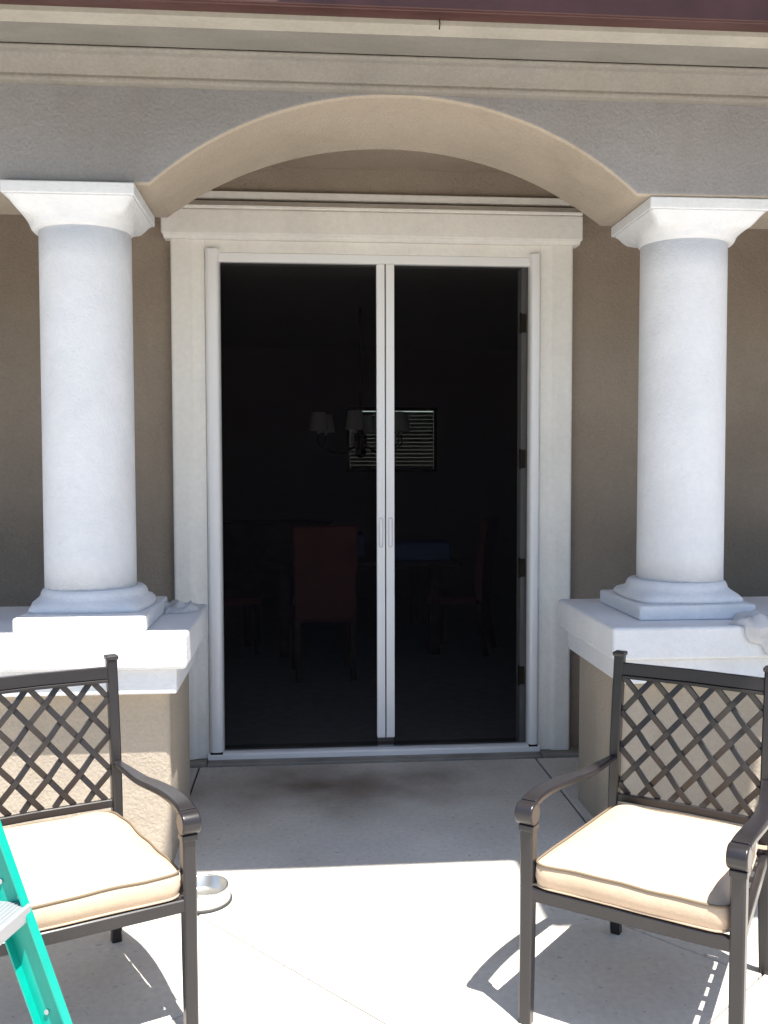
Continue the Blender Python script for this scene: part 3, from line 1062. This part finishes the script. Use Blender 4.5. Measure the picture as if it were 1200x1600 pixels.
def crumple(name, cx, cy, z, sx, sy, h, rot, seed, label, cat, drape=None):
    """crumpled rag: a subdivided sheet folded over itself by noise, given thickness."""
    bm = bmesh.new()
    n = 34
    V = []
    c, s = math.cos(rot), math.sin(rot)
    for i in range(n + 1):
        for j in range(n + 1):
            u, v = i / n * 2 - 1, j / n * 2 - 1
            r = math.sqrt(u * u + v * v)
            ang = math.atan2(v, u)
            edge = 0.78 + 0.22 * noise.noise(Vector((math.cos(ang) * 1.6 + seed, math.sin(ang) * 1.6, 0)))
            k = edge / max(1, max(abs(u), abs(v)) and max(r, 0.001) / max(abs(u), abs(v), 0.001))
            x, y = u * sx * k, v * sy * k
            wv = noise.noise(Vector((u * 1.5 + seed, v * 1.5, 0.3)))
            f1 = 1 - abs(math.sin(2.6 * (u * 0.8 + v * 0.6) + 2.2 * wv + seed)) ** 0.6
            f2 = 1 - abs(math.sin(4.3 * (-u * 0.5 + v * 0.85) + 2.6 * wv + 2 * seed)) ** 0.7
            f3 = abs(noise.noise(Vector((u * 7, v * 7 + seed, 2.3))))
            m_ = max(0, 1 - max(abs(u), abs(v)) ** 6)
            zz = h * m_ * (0.18 + 0.75 * f1 + 0.45 * f2 + 0.25 * f3) + 0.003
            x += 0.012 * noise.noise(Vector((u * 3, v * 3, seed)))
            y += 0.012 * noise.noise(Vector((u * 3, v * 3, seed + 9)))
            X, Y = cx + x * c - y * s, cy + x * s + y * c
            Z = z + max(0.003, zz)
            if drape is not None and Y < drape:
                over = drape - Y
                Y = drape - 0.006 - max(0, zz) * 0.8
                Z = z - over + 0.003
            V.append(bm.verts.new((X, Y, Z)))
    for i in range(n):
        for j in range(n):
            a = i * (n + 1) + j
            bm.faces.new((V[a], V[a + 1], V[a + n + 2], V[a + n + 1]))
    bmesh.ops.solidify(bm, geom=bm.faces[:], thickness=0.002)
    o = obj(name, bm, M['cloth'], loc=Vector((cx, cy, z)), smooth=True)
    tag(o, label, cat)
    return o


crumple('rag', -0.935, -0.86, 0.9446, 0.15, 0.10, 0.04, 0.75, 3.1, 'crumpled white rag on the left pier cap by the column', 'rag')
crumple('rag', 1.47, -1.43, 0.9446, 0.17, 0.19, 0.04, 0.25, 8.4, 'white rag draped over the front edge of the right pier cap', 'rag', drape=-1.468)

# shrub at the right edge, behind the chair
sh = empty('shrub', (1.56, -1.70, 0.0), 0, 'small sunlit leafy shrub beside the right pier at the picture edge', 'shrub')
prng = random.Random(5)
stems = bmesh.new()
leaves = bmesh.new()
for k in range(26):
    a = prng.uniform(0, 2 * math.pi)
    r_ = prng.uniform(0.05, 0.20)
    top = Vector((1.56 + r_ * math.cos(a), -1.70 + r_ * math.sin(a) * 1.2, prng.uniform(0.3, 0.78)))
    base = Vector((1.56 + 0.03 * math.cos(a), -1.70 + 0.03 * math.sin(a), 0))
    mid = (top + base) / 2 + Vector((0, 0, 0.06))
    pth = spline([base, mid, top], 5)
    tube(pth, lambda t: 0.006 - 0.004 * t, stems, n=5)
    for q in pth[3:]:
        for _ in range(7):
            d = Vector((prng.uniform(-1, 1), prng.uniform(-1, 1), prng.uniform(-0.3, 0.9))).normalized()
            s_ = d.cross(Vector((0, 0, 1))).normalized()
            L = prng.uniform(0.035, 0.06)
            W_ = L * 0.28
            p = q + d * 0.01
            nrm = s_.cross(d)
            v = [leaves.verts.new(p), leaves.verts.new(p + d * L * .45 + s_ * W_ + nrm * 0.004), leaves.verts.new(p + d * L), leaves.verts.new(p + d * L * .45 - s_ * W_ + nrm * 0.004)]
            leaves.faces.new((v[0], v[1], v[2]))
            leaves.faces.new((v[0], v[2], v[3]))
obj('stems', stems, M['twig'], sh)
obj('foliage', leaves, M['leaf'], sh)

# unseen leafy screen, added behind the camera to cut low sky light
hg = empty('sky_blocker', (0, -13, -0.12), 0, 'tall leafy screen added behind the viewpoint to block low sky light', 'hedge')
bm = bmesh.new()
prng = random.Random(3)
for k in range(14000):
    q = Vector((prng.uniform(-15, 15), -13 + prng.uniform(-0.5, 0.5), prng.uniform(-0.05, 5.2)))
    q.y += 0.4 * noise.noise(q * 0.7)
    d = Vector((prng.uniform(-1, 1), prng.uniform(-1, 1), prng.uniform(-0.6, 0.8))).normalized()
    s_ = d.cross(Vector((0.3, 0.2, 1))).normalized()
    L = prng.uniform(0.14, 0.3)
    v = [bm.verts.new(q), bm.verts.new(q + d * L * .5 + s_ * L * .32), bm.verts.new(q + d * L), bm.verts.new(q + d * L * .5 - s_ * L * .32)]
    bm.faces.new(v)
obj('foliage', bm, M['leaf'], hg)
for k in range(16):
    obj('stem', tube([(-14.4 + 1.92 * k, -13, -0.12), (-14.4 + 1.92 * k + 0.1, -13, 4.3)], lambda t: 0.06 - 0.04 * t, n=7), M['twig'], hg)
